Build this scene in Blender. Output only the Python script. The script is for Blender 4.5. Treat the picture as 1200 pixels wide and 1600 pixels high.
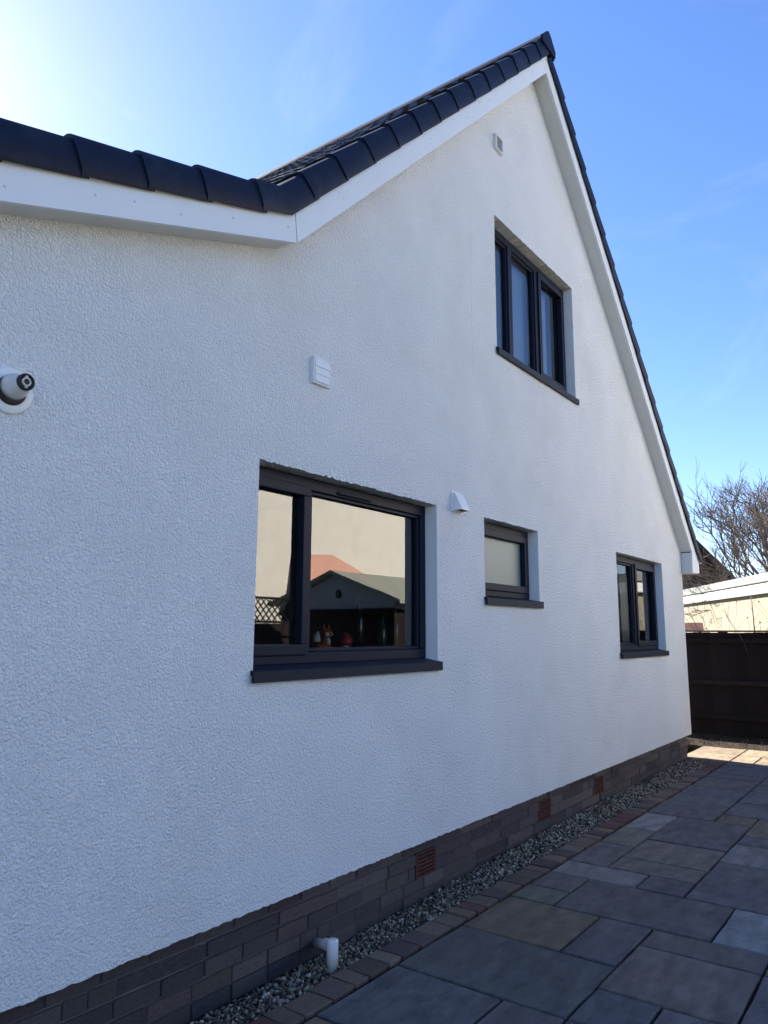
import bpy, bmesh, math, random
import numpy as np
from mathutils import Vector, Matrix
random.seed(7); np.random.seed(7)
S = bpy.context.scene
for o in list(bpy.data.objects): bpy.data.objects.remove(o)
COL = S.collection

# ------------------------------------------------------------------ camera
CAM_D, CAM_H = 2.673, 1.55
YAW, PITCH, ROLL, FPX = 0.93764, 0.161565, 0.0041684, 1160.03
fw = Vector((math.sin(YAW)*math.cos(PITCH), math.cos(YAW)*math.cos(PITCH), math.sin(PITCH)))
rt = Vector((math.cos(YAW), -math.sin(YAW), 0)); up = rt.cross(fw)
r2 = rt*math.cos(ROLL) + up*math.sin(ROLL); u2 = up*math.cos(ROLL) - rt*math.sin(ROLL)
cam = bpy.data.objects.new('camera', bpy.data.cameras.new('camera')); COL.objects.link(cam)
cam.matrix_world = Matrix(((r2.x, u2.x, -fw.x, 0), (r2.y, u2.y, -fw.y, -CAM_D), (r2.z, u2.z, -fw.z, CAM_H), (0, 0, 0, 1)))
cam.data.sensor_fit = 'HORIZONTAL'; cam.data.sensor_width = 36; cam.data.lens = 36*FPX/1200
cam.data.clip_start = 0.05; cam.data.clip_end = 2000
S.camera = cam
S.render.resolution_x, S.render.resolution_y = 768, 1024

# ------------------------------------------------------------------ sky, sun, exposure
SUN_AZ, SUN_EL = math.radians(13.5), math.radians(34.0)     # azimuth from +Y towards +X
W = bpy.data.worlds.new('World'); S.world = W; W.use_nodes = True
nt = W.node_tree; nt.nodes.clear()
out = nt.nodes.new('ShaderNodeOutputWorld'); bg = nt.nodes.new('ShaderNodeBackground'); bg.inputs[1].default_value = 0.056
sky = nt.nodes.new('ShaderNodeTexSky'); sky.sky_type = 'NISHITA'; sky.sun_disc = False
sky.sun_elevation = SUN_EL; sky.sun_rotation = SUN_AZ; sky.altitude = 0; sky.air_density = 1.0; sky.dust_density = .24; sky.ozone_density = 3.0
# thin high cirrus, the same all over the sky
tc = nt.nodes.new('ShaderNodeTexCoord'); mp = nt.nodes.new('ShaderNodeMapping'); mp.inputs['Scale'].default_value = (2.6, 1.4, 3.4); mp.inputs['Rotation'].default_value = (0.3, 0.5, 0.4)
nz = nt.nodes.new('ShaderNodeTexNoise'); nz.inputs['Scale'].default_value = 2.3; nz.inputs['Detail'].default_value = 8; nz.inputs['Roughness'].default_value = .62; nz.inputs['Distortion'].default_value = .7
rp = nt.nodes.new('ShaderNodeValToRGB'); rp.color_ramp.elements[0].position = .58; rp.color_ramp.elements[1].position = .9
rp.color_ramp.elements[0].color = (0, 0, 0, 1); rp.color_ramp.elements[1].color = (.14, .14, .14, 1)
hs = nt.nodes.new('ShaderNodeHueSaturation'); hs.inputs['Saturation'].default_value = .25; hs.inputs['Value'].default_value = 1.45
mx = nt.nodes.new('ShaderNodeMixRGB')
L = nt.links.new
L(tc.outputs['Generated'], mp.inputs[0]); L(mp.outputs[0], nz.inputs['Vector']); L(nz.outputs['Fac'], rp.inputs[0]); L(rp.outputs[0], mx.inputs[0])
sat = nt.nodes.new('ShaderNodeHueSaturation'); sat.inputs['Saturation'].default_value = 1.14; L(sky.outputs[0], sat.inputs['Color'])
tn = nt.nodes.new('ShaderNodeMixRGB'); tn.blend_type = 'MULTIPLY'; tn.inputs[0].default_value = 1; tn.inputs[2].default_value = (1.0, .945, 1.12, 1); L(sat.outputs[0], tn.inputs[1])
L(tn.outputs[0], mx.inputs[1]); L(tn.outputs[0], hs.inputs['Color']); L(hs.outputs[0], mx.inputs[2]); L(mx.outputs[0], bg.inputs[0]); L(bg.outputs[0], out.inputs[0])
sun = bpy.data.objects.new('sun', bpy.data.lights.new('sun', 'SUN')); COL.objects.link(sun)
sun.data.energy = 5.0; sun.data.angle = math.radians(.53); sun.data.color = (1, .955, .88)
sd = Vector((math.sin(SUN_AZ)*math.cos(SUN_EL), math.cos(SUN_AZ)*math.cos(SUN_EL), math.sin(SUN_EL)))
sun.rotation_euler = sd.to_track_quat('Z', 'Y').to_euler(); sun.location = sd*60
S.view_settings.view_transform = 'Standard'; S.view_settings.look = 'None'; S.view_settings.gamma = 1
S.view_settings.use_curve_mapping = False; S.view_settings.exposure = 2.22
S.render.engine = 'CYCLES'
try:
    S.cycles.max_bounces = 6; S.cycles.diffuse_bounces = 3; S.cycles.glossy_bounces = 4; S.cycles.transparent_max_bounces = 12
    S.cycles.sample_clamp_indirect = 6
except Exception: pass

# ------------------------------------------------------------------ materials
def mat(name, col, rough=.6, spec=.4, metal=0, var=0.0, vscale=6, bump=0, bscale=40, bdist=.01, bdet=4, objcol=False, objrand=0.0, col2=None, c2scale=3, c2lo=.45, c2hi=.65, voro=False, fine=None, stretch=None):
    m = bpy.data.materials.new(name); m.use_nodes = True; n = m.node_tree; b = n.nodes['Principled BSDF']
    b.inputs['Roughness'].default_value = rough; b.inputs['Metallic'].default_value = metal
    b.inputs['Specular IOR Level'].default_value = spec
    N = n.nodes.new; K = n.links.new
    c = None
    if objcol:
        oi = N('ShaderNodeObjectInfo'); c = oi.outputs['Color']
    else:
        rgb = N('ShaderNodeRGB'); rgb.outputs[0].default_value = (*col, 1); c = rgb.outputs[0]
    t = N('ShaderNodeTexCoord'); vec = t.outputs['Object']
    if objcol or objrand:
        oi2 = N('ShaderNodeObjectInfo'); ad = N('ShaderNodeVectorMath'); ad.operation = 'ADD'
        sc = N('ShaderNodeVectorMath'); sc.operation = 'SCALE'; sc.inputs[0].default_value = (17, 31, 23); K(oi2.outputs['Random'], sc.inputs['Scale'])
        K(vec, ad.inputs[0]); K(sc.outputs[0], ad.inputs[1]); vec = ad.outputs[0]
    if stretch:
        ms = N('ShaderNodeMapping'); ms.inputs['Scale'].default_value = stretch; K(vec, ms.inputs[0]); vec = ms.outputs[0]
    if col2:
        x = N('ShaderNodeTexNoise'); x.inputs['Scale'].default_value = c2scale; x.inputs['Detail'].default_value = 5; x.inputs['Roughness'].default_value = .65; K(vec, x.inputs['Vector'])
        mr = N('ShaderNodeMapRange'); mr.inputs[1].default_value = c2lo; mr.inputs[2].default_value = c2hi; K(x.outputs['Fac'], mr.inputs[0])
        mm = N('ShaderNodeMixRGB'); mm.inputs[2].default_value = (*col2, 1); K(mr.outputs[0], mm.inputs[0]); K(c, mm.inputs[1]); c = mm.outputs[0]
    if var:
        x = N('ShaderNodeTexNoise'); x.inputs['Scale'].default_value = vscale; x.inputs['Detail'].default_value = 6; x.inputs['Roughness'].default_value = .6; K(vec, x.inputs['Vector'])
        mr = N('ShaderNodeMapRange'); mr.inputs[1].default_value = .3; mr.inputs[2].default_value = .7; mr.inputs[3].default_value = 1-var; mr.inputs[4].default_value = 1+var; K(x.outputs['Fac'], mr.inputs[0])
        mu = N('ShaderNodeVectorMath'); mu.operation = 'SCALE'; K(c, mu.inputs[0]); K(mr.outputs[0], mu.inputs['Scale']); c = mu.outputs[0]
    if objrand:
        oi = N('ShaderNodeObjectInfo'); mr = N('ShaderNodeMapRange'); mr.inputs[3].default_value = 1-objrand; mr.inputs[4].default_value = 1+objrand; K(oi.outputs['Random'], mr.inputs[0])
        mu = N('ShaderNodeVectorMath'); mu.operation = 'SCALE'; K(c, mu.inputs[0]); K(mr.outputs[0], mu.inputs['Scale']); c = mu.outputs[0]
    K(c, b.inputs['Base Color'])
    if bump:
        if voro:
            x = N('ShaderNodeTexVoronoi'); x.feature = 'F1'; x.inputs['Scale'].default_value = bscale
            ds = N('ShaderNodeTexNoise'); ds.inputs['Scale'].default_value = bscale*.9; ds.inputs['Detail'].default_value = 3; K(vec, ds.inputs['Vector'])
            dm = N('ShaderNodeVectorMath'); dm.operation = 'MULTIPLY_ADD'; dm.inputs[1].default_value = (.016, .016, .016); K(ds.outputs['Color'], dm.inputs[0]); K(vec, dm.inputs[2]); K(dm.outputs[0], x.inputs['Vector'])
            inv = N('ShaderNodeMath'); inv.operation = 'SUBTRACT'; inv.inputs[0].default_value = 1; K(x.outputs['Distance'], inv.inputs[1])
            n2 = N('ShaderNodeTexNoise'); n2.inputs['Scale'].default_value = bscale*.45; n2.inputs['Detail'].default_value = 5; K(vec, n2.inputs['Vector'])
            sm = N('ShaderNodeMath'); sm.operation = 'MULTIPLY_ADD'; sm.inputs[1].default_value = 1.1; K(n2.outputs['Fac'], sm.inputs[0]); K(inv.outputs[0], sm.inputs[2]); h = sm.outputs[0]
        else:
            x = N('ShaderNodeTexNoise'); x.inputs['Scale'].default_value = bscale; x.inputs['Detail'].default_value = bdet; x.inputs['Roughness'].default_value = .6; K(vec, x.inputs['Vector']); h = x.outputs['Fac']
        bp = N('ShaderNodeBump'); bp.inputs['Strength'].default_value = bump; bp.inputs['Distance'].default_value = bdist; K(h, bp.inputs['Height']); K(bp.outputs[0], b.inputs['Normal'])
    return m

def glass_mat(name, ior=1.75, rough=0.0, tint=(.93, .95, .95), frost=False, warp=0.0):
    m = bpy.data.materials.new(name); m.use_nodes = True; n = m.node_tree; n.nodes.clear(); N = n.nodes.new; K = n.links.new
    o = N('ShaderNodeOutputMaterial'); mi = N('ShaderNodeMixShader'); fr = N('ShaderNodeFresnel'); fr.inputs[0].default_value = ior
    g = N('ShaderNodeBsdfGlossy'); g.inputs['Roughness'].default_value = rough
    if frost:
        a = N('ShaderNodeBsdfDiffuse'); a.inputs[0].default_value = (.34, .4, .36, 1)
        tr = N('ShaderNodeBsdfTranslucent'); tr.inputs[0].default_value = (.5, .55, .52, 1)
        t = N('ShaderNodeMixShader'); t.inputs[0].default_value = .4; K(a.outputs[0], t.inputs[1]); K(tr.outputs[0], t.inputs[2])
    else:
        t = N('ShaderNodeBsdfTransparent'); t.inputs[0].default_value = (*tint, 1)
    if warp:
        tcx = N('ShaderNodeTexCoord'); z = N('ShaderNodeTexNoise'); z.inputs['Scale'].default_value = 2.5; z.inputs['Detail'].default_value = 1; K(tcx.outputs['Object'], z.inputs['Vector'])
        bp = N('ShaderNodeBump'); bp.inputs['Strength'].default_value = warp; bp.inputs['Distance'].default_value = .01; K(z.outputs['Fac'], bp.inputs['Height']); K(bp.outputs[0], g.inputs['Normal'])
    K(fr.outputs[0], mi.inputs[0]); K(t.outputs[0], mi.inputs[1]); K(g.outputs[0], mi.inputs[2]); K(mi.outputs[0], o.inputs[0])
    return m

M = {}
M['render'] = mat('white_roughcast', (.83, .83, .82), .9, .15, var=.045, vscale=1.7, bump=.95, bscale=98, bdist=.0095, voro=True, col2=(.74, .73, .69), c2scale=.8, c2lo=.5, c2hi=.95)
M['reveal'] = mat('smooth_white_reveal', (.82, .82, .81), .8, .2, var=.03, vscale=5, bump=.15, bscale=60)
M['pvc'] = mat('white_upvc', (.78, .79, .79), .35, .4, var=.02, vscale=5, col2=(.6, .6, .58), c2scale=9, c2lo=.66, c2hi=.8)
M['soffit'] = mat('soffit_board', (.7, .7, .68), .5, .3, var=.03)
M['verge'] = mat('verge_plastic', (.008, .0135, .034), .55, .18, var=.12, vscale=14, bump=.06, bscale=25, col2=(.024, .031, .05), c2scale=3.5, c2lo=.55, c2hi=.8, objrand=.12)
M['tile'] = mat('roof_tile', (.016, .017, .021), .55, .5, var=.35, vscale=18, bump=.35, bscale=60, col2=(.12, .12, .11), c2scale=34, c2lo=.62, c2hi=.75)
M['frame'] = mat('anthracite_upvc', (.008, .0122, .026), .5, .16, var=.06, vscale=30, bump=.05, bscale=160, bdist=.002)
M['sill'] = mat('anthracite_sill', (.015, .019, .03), .55, .18, var=.1, vscale=10)
M['glass'] = glass_mat('window_glass', 2.3, 0, warp=.05)
M['frost'] = glass_mat('frosted_glass', 1.5, .34, frost=True)
M['clear'] = bpy.data.materials.new('clear_glass'); M['clear'].use_nodes = True
_n = M['clear'].node_tree; _n.nodes.clear(); _o = _n.nodes.new('ShaderNodeOutputMaterial'); _t = _n.nodes.new('ShaderNodeBsdfTransparent'); _t.inputs[0].default_value = (.97, .98, .98, 1); _n.links.new(_t.outputs[0], _o.inputs[0])
M['room'] = mat('room_paint', (.3, .28, .26), .8, var=.05)
M['curtain'] = mat('curtain_cloth', (.68, .68, .66), .9, .1, var=.05, vscale=20)
M['blind'] = mat('pale_blue_blind', (.5, .62, .84), .8, .15, var=.05, vscale=9)
M['brick'] = mat('plinth_brick', (1, 1, 1), .9, .2, objcol=True, var=.3, vscale=16, bump=1.0, bscale=32, bdist=.02, col2=(.17, .15, .14), c2scale=9, c2lo=.5, c2hi=.75)
M['mortar'] = mat('mortar', (.115, .1, .095), .95, .1, var=.25, vscale=20, bump=.5, bscale=120)
M['airbrick'] = mat('terracotta_vent', (.1, .033, .026), .8, .3, var=.2, vscale=20)
M['black'] = mat('black_void', (.006, .006, .006), .8)
M['slab'] = mat('sandstone_slab', (1, 1, 1), .68, .3, objcol=True, var=.38, vscale=5.5, bump=.65, bscale=8, bdist=.016, bdet=11, stretch=(1, 2.4, 1), col2=(.15, .135, .11), c2scale=2.1, c2lo=.52, c2hi=.95)
M['sett'] = mat('stone_sett', (1, 1, 1), .75, .3, objcol=True, var=.3, vscale=14, bump=.5, bscale=30, bdist=.01)
M['joint'] = mat('joint_sand', (.016, .015, .014), .95, .1, var=.3, vscale=12, bump=.4, bscale=90)
M['soil'] = mat('dark_soil', (.035, .027, .02), .95, .1, var=.4, vscale=9, bump=.9, bscale=26, bdist=.03)
M['earth'] = mat('rough_ground', (.08, .075, .05), .95, .1, var=.35, vscale=2, bump=.6, bscale=14, bdist=.03, col2=(.05, .07, .03), c2scale=1.5)
M['fence'] = mat('dark_fence_stain', (.012, .0065, .0055), .75, .2, var=.35, vscale=9, bump=.4, bscale=22, objrand=.35, stretch=(6, 6, .6))
M['fencetop'] = mat('weathered_cap', (.07, .05, .038), .8, .2, var=.3, vscale=12)
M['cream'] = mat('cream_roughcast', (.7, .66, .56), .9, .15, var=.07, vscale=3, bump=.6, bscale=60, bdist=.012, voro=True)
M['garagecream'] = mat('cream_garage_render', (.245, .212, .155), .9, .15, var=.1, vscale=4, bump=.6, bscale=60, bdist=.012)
M['felt'] = mat('roof_felt', (.2, .2, .185), .9, .2, var=.2, vscale=6, bump=.4, bscale=50)
M['fasciawhite'] = mat('painted_fascia', (.6, .59, .55), .6, .3, var=.05)
M['darktile'] = mat('brown_roof_tile', (.03, .022, .018), .75, .3, var=.4, vscale=5, bump=.5, bscale=9)
M['brownwall'] = mat('brown_brick_wall', (.055, .036, .026), .9, .2, var=.4, vscale=6, bump=.4, bscale=14)
M['bark'] = mat('twig_bark', (.12, .1, .085), .85, .2, var=.3, vscale=8)
M['bark2'] = mat('grey_twig_bark', (.12, .1, .09), .85, .2, var=.3, vscale=8)
M['bud'] = mat('brown_bud', (.07, .035, .03), .8, .2)
M['ivy'] = mat('ivy_leaf', (.07, .075, .03), .6, .3, var=.5, vscale=3)
M['terracotta'] = mat('terracotta_tile', (.55, .29, .21), .8, .2, var=.15, vscale=6)
M['shedgrey'] = mat('grey_shed_board', (.36, .37, .37), .8, .2, var=.15, vscale=8)
M['shedroof'] = mat('pale_shed_roof', (.3, .3, .24), .85, .2, var=.12, vscale=5)
M['wood'] = mat('red_brown_wood', (.2, .1, .075), .8, .2, var=.3, vscale=12)
M['pipe'] = mat('white_waste_pipe', (.66, .66, .64), .4, .4, var=.08, vscale=18)
M['rubber'] = mat('black_gasket', (.01, .01, .01), .5, .4)
M['greymetal'] = mat('flue_metal', (.55, .54, .52), .4, .5, var=.12, vscale=20)
M['orange'] = mat('orange_glaze', (.5, .11, .025), .35, .5, var=.1)
M['whiteg'] = mat('white_glaze', (.75, .75, .72), .35, .5)
M['redg'] = mat('red_glaze', (.45, .04, .03), .35, .5)
M['bottle'] = mat('dark_bottle_glass', (.012, .02, .012), .08, .6)
M['gbottle'] = mat('green_bottle_glass', (.03, .07, .04), .1, .6)
M['leafdead'] = mat('dead_stems', (.05, .036, .022), .9, .1, var=.4, vscale=9)
M['conifer'] = mat('hedge_leaf', (.05, .065, .03), .7, .2, var=.4, vscale=4)

# gravel: per-stone tone from a stored attribute
def gravel_mat():
    m = mat('gravel_stone', (.3, .27, .23), .8, .3); n = m.node_tree; b = n.nodes['Principled BSDF']
    a = n.nodes.new('ShaderNodeAttribute'); a.attribute_name = 'tone'
    r = n.nodes.new('ShaderNodeValToRGB'); e = r.color_ramp
    e.elements[0].position = 0; e.elements[0].color = (.02, .016, .013, 1); e.elements[1].position = 1; e.elements[1].color = (.6, .53, .42, 1)
    for p, c in ((.3, (.07, .052, .036, 1)), (.55, (.17, .13, .088, 1)), (.8, (.35, .29, .2, 1))):
        k = e.elements.new(p); k.color = c
    n.links.new(a.outputs['Fac'], r.inputs[0]); n.links.new(r.outputs[0], b.inputs['Base Color'])
    return m
M['gravel'] = gravel_mat()

# ------------------------------------------------------------------ helpers
def link(name, me, m, parent=None, loc=None):
    o = bpy.data.objects.new(name, me); COL.objects.link(o)
    if m is not None and not me.materials: me.materials.append(m)
    if parent is not None: o.parent = parent
    if loc is not None: o.location = loc
    return o
def pyd(name, v, f, m, parent=None, smooth=False):
    me = bpy.data.meshes.new(name); me.from_pydata([tuple(q) for q in v], [], f); me.update()
    if smooth: me.polygons.foreach_set('use_smooth', [True]*len(me.polygons))
    return link(name, me, m, parent)
def frombm(name, bm, m, parent=None, smooth=False):
    bmesh.ops.recalc_face_normals(bm, faces=bm.faces)
    me = bpy.data.meshes.new(name); bm.to_mesh(me); bm.free()
    if smooth: me.polygons.foreach_set('use_smooth', [True]*len(me.polygons))
    return link(name, me, m, parent)
def bx(bm, x0, x1, y0, y1, z0, z1, bev=0, seg=1):
    b2 = bmesh.new(); bmesh.ops.create_cube(b2, size=1)
    for v in b2.verts: v.co = ((x0+x1)/2+v.co.x*(x1-x0), (y0+y1)/2+v.co.y*(y1-y0), (z0+z1)/2+v.co.z*(z1-z0))
    if bev: bmesh.ops.bevel(b2, geom=list(b2.edges), offset=bev, segments=seg, affect='EDGES', profile=.6)
    t = bpy.data.meshes.new('t'); b2.to_mesh(t); b2.free(); bm.from_mesh(t); bpy.data.meshes.remove(t)
def box(name, x0, x1, y0, y1, z0, z1, m, parent=None, bev=0, seg=1):
    bm = bmesh.new(); bx(bm, x0, x1, y0, y1, z0, z1, bev, seg); return frombm(name, bm, m, parent)
def prism(bm, poly, y0, y1):
    """polygon in (x,z), extruded along y"""
    a = [bm.verts.new((x, y0, z)) for x, z in poly]; b = [bm.verts.new((x, y1, z)) for x, z in poly]
    n = len(poly); bm.faces.new(a); bm.faces.new(b[::-1])
    for i in range(n): bm.faces.new((a[i], b[i], b[(i+1) % n], a[(i+1) % n]))
def tube(V, F, pts, rad, n=6, cap=True):
    base0 = len(V); pts = [Vector(q) for q in pts]
    for i, q in enumerate(pts):
        d = (pts[min(i+1, len(pts)-1)] - pts[max(i-1, 0)]).normalized()
        a = d.orthogonal().normalized(); b = d.cross(a)
        r = rad[i] if hasattr(rad, '__len__') else rad
        for k in range(n):
            t = 2*math.pi*k/n; V.append(tuple(q + a*(r*math.cos(t)) + b*(r*math.sin(t))))
    for i in range(len(pts)-1):
        for k in range(n):
            s = base0+i*n; F.append((s+k, s+(k+1) % n, s+n+(k+1) % n, s+n+k))
    if cap:
        F.append(tuple(base0+k for k in range(n))[::-1]); F.append(tuple(base0+(len(pts)-1)*n+k for k in range(n)))
def lathe(name, prof, m, parent=None, n=20, axis='Z', at=(0, 0, 0)):
    V, F = [], []
    for r, h in prof:
        for k in range(n):
            t = 2*math.pi*k/n; c, s = r*math.cos(t), r*math.sin(t)
            V.append((at[0]+c, at[1]+s, at[2]+h) if axis == 'Z' else (at[0]+c, at[1]-h, at[2]+s))
    for i in range(len(prof)-1):
        for k in range(n): F.append((i*n+k, i*n+(k+1) % n, (i+1)*n+(k+1) % n, (i+1)*n+k))
    F.append(tuple(range(n))[::-1]); F.append(tuple((len(prof)-1)*n+k for k in range(n)))
    bm = bmesh.new(); vs = [bm.verts.new(v) for v in V]
    for f in F: bm.faces.new([vs[i] for i in f])
    o = frombm(name, bm, m, parent)
    me = o.data; me.polygons.foreach_set('use_smooth', [len(q.vertices) == 4 for q in me.polygons])
    return o
def empty(name, loc=(0, 0, 0)):
    o = bpy.data.objects.new(name, None); COL.objects.link(o); o.location = loc; o.empty_display_size = .1; return o
def thing(name, label, cat, group=None, loc=(0, 0, 0)):
    o = empty(name, loc); return tag(o, label, cat, group)
def tag(o, label, cat, group=None):
    o['label'] = label; o['category'] = cat
    if group: o['group'] = group
    return o
def struct(o): o['kind'] = 'structure'; return o
def stuff(o): o['kind'] = 'stuff'; return o
def tint(o, c, k=1.0): o.color = (c[0]*k, c[1]*k, c[2]*k, 1); return o

# ================================================================== ground
GX0 = -1.6
gr = struct(pyd('ground', [(-250, -250, -.16), (400, -250, -.16), (400, 300, -.16), (-250, 300, -.16)], [(0, 1, 2, 3)], M['earth']))

# paving: sandstone slabs laid in a random pattern over a dark bed
XL = [2.54, 2.83, 3.125, 3.46, 3.725, 4.04, 4.295, 4.56, 4.88, 5.19, 5.49, 5.775, 6.055, 6.325, 6.61, 6.94, 7.27, 7.56, 7.85, 8.13, 8.45, 8.75, 9.05, 9.35, 9.65, 9.95, 10.25, 10.55, 10.84, 11.13, 11.42]
YL = [-.465, -.74, -1.025, -1.312, -1.6, -1.885]
def xl(i): return XL[i] if 0 <= i < len(XL) else (XL[0]+.29*i if i < 0 else XL[-1]+.29*(i-len(XL)+1))
def yl(j): return YL[j] if j < len(YL) else YL[-1]-.2885*(j-len(YL)+1)
C_ = dict(slate=(.07, .08, .098), teal=(.066, .08, .086), olive=(.098, .089, .066), plum=(.074, .076, .09), grey=(.078, .081, .088),
          light=(.135, .145, .155), blue=(.135, .155, .178), pink=(.098, .093, .09), green=(.088, .1, .088), dark=(.068, .07, .082), tan=(.16, .145, .115))  # tan lightens the slabs of the sunlit strip, sunlight put into their colour
known = [(0, 2, 0, 2, 'slate'), (2, 4, 0, 3, 'teal'), (4, 6, 0, 2, 'olive'), (4, 6, 2, 3, 'plum'), (6, 8, 1, 4, 'grey'), (6, 7, 0, 1, 'green'), (7, 8, 0, 1, 'grey'),
         (8, 9, 0, 2, 'light'), (9, 11, 0, 1, 'grey'), (11, 13, 0, 1, 'green'), (13, 15, 0, 1, 'blue'), (12, 15, 1, 3, 'plum'), (10, 12, 1, 3, 'pink'), (9, 10, 1, 3, 'pink'),
         (8, 9, 2, 3, 'dark'), (8, 11, 3, 5, 'dark'), (6, 8, 4, 6, 'blue'), (5, 6, 3, 5, 'pink'), (3, 5, 3, 5, 'pink'), (2, 3, 3, 4, 'slate'), (1, 3, 4, 6, 'plum'), (0, 2, 2, 3, 'plum'),
         (15, 16, 2, 3, 'olive'), (15, 17, 0, 2, 'plum'), (17, 20, 0, 2, 'slate'), (20, 22, 0, 2, 'grey'), (22, 23, 0, 2, 'dark'), (23, 25, 0, 2, 'slate'), (25, 26, 0, 2, 'grey'),
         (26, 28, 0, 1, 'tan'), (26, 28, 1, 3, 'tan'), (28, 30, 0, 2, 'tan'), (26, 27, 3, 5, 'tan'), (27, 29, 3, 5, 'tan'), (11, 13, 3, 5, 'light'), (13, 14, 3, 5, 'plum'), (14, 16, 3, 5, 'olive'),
         (16, 18, 2, 4, 'slate'), (18, 20, 2, 4, 'slate'), (20, 23, 2, 4, 'teal'), (-2, 0, 0, 2, 'olive'), (3, 5, 5, 7, 'plum'), (5, 6, 5, 6, 'olive'),
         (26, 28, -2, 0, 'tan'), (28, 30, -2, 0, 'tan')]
occ = {}; slabs = []
I0, I1, J1 = -14, 30, 13
def put(i0, i1, j0, j1, c):
    for i in range(i0, i1):
        for j in range(j0, j1): occ[(i, j)] = 1
    slabs.append((i0, i1, j0, j1, c))
for k in known: put(*k)
rs = random.Random(11)
for j in range(0, J1):
    for i in range(I0, I1):
        if (i, j) in occ: continue
        opts = [(2, 2), (3, 2), (2, 3), (2, 1), (1, 2), (1, 1)]; rs.shuffle(opts)
        opts.sort(key=lambda q: -q[0]*q[1]*rs.random())
        for (a, b) in opts+[(1, 1)]:
            if i+a <= I1 and j+b <= J1 and all((i+p, j+q) not in occ for p in range(a) for q in range(b)):
                put(i, i+a, j, j+b, rs.choice(['slate', 'teal', 'olive', 'plum', 'grey', 'light', 'pink', 'green', 'dark', 'grey'])); break
pav = struct(box('paving', xl(I0)-.05, xl(I1)+.02, yl(J1)-.03, -.44, -.15, -.018, M['joint']))
box('bed', xl(26)-.05, xl(I1)+.02, -.437, .14, -.15, -.018, M['joint'], pav)
def slab_mesh(w, h):
    bm = bmesh.new(); g = .0065
    # slightly uneven rim, hand-dressed
    nx, ny = max(2, int(w/.14)), max(2, int(h/.14)); ring = []
    j = lambda: rs.uniform(-.0028, .0028)
    for k in range(nx): ring.append((-w/2+g+(w-2*g)*k/nx, -h/2+g+j()))
    for k in range(ny): ring.append((w/2-g+j(), -h/2+g+(h-2*g)*k/ny))
    for k in range(nx): ring.append((w/2-g-(w-2*g)*k/nx, h/2-g+j()))
    for k in range(ny): ring.append((-w/2+g+j(), h/2-g-(h-2*g)*k/ny))
    a = [bm.verts.new((x, y, -.03)) for x, y in ring]; b = [bm.verts.new((x, y, -.006)) for x, y in ring]
    c = [bm.verts.new((x*(1-.012/w), y*(1-.012/h), 0)) for x, y in ring]
    n = len(ring)
    for k in range(n):
        bm.faces.new((a[k], a[(k+1) % n], b[(k+1) % n], b[k])); bm.faces.new((b[k], b[(k+1) % n], c[(k+1) % n], c[k]))
    bm.faces.new(c)
    return bm
for (i0, i1, j0, j1, c) in slabs:
    x0, x1 = xl(i0), xl(i1)
    ya = yl(j0) if j0 >= 0 else -.465-.29*j0
    yb = yl(j1)
    w, h = x1-x0, ya-yb
    o = frombm('slab', slab_mesh(w, h), M['slab'], pav)
    o.location = ((x0+x1)/2, (ya+yb)/2, rs.uniform(-.0025, .0015)); o.rotation_euler = (rs.uniform(-.003, .003), rs.uniform(-.003, .003), rs.uniform(-.004, .004))
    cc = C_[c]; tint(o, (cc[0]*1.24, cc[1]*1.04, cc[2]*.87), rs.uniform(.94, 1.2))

# edging setts
edg = struct(box('edging', GX0, 10.2, -.452, -.30, -.15, -.016, M['joint']))
x = GX0; setc = [(.105, .072, .05), (.09, .062, .048), (.125, .088, .058), (.1, .045, .034), (.07, .05, .045), (.115, .078, .064), (.13, .098, .072)]
me_s = bpy.data.meshes.new('sett'); bm = bmesh.new(); bx(bm, -.5, .5, -.5, .5, -.5, .5, .05, 2); bm.to_mesh(me_s); bm.free(); me_s.materials.append(M['sett'])
while x < 10.1:
    w = rs.choice([.105, .14, .155, .16, .175])
    o = link('sett', me_s, None, edg, (x+w/2, -.379+rs.uniform(-.004, .004), -.022+rs.uniform(-.004, .004)))
    o.scale = (w-.010, .145+rs.uniform(-.008, .004), .05); o.rotation_euler = (rs.uniform(-.03, .03), rs.uniform(-.02, .02), rs.uniform(-.03, .03)); tint(o, rs.choice(setc), rs.uniform(1.0, 1.5)); x += w

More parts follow.
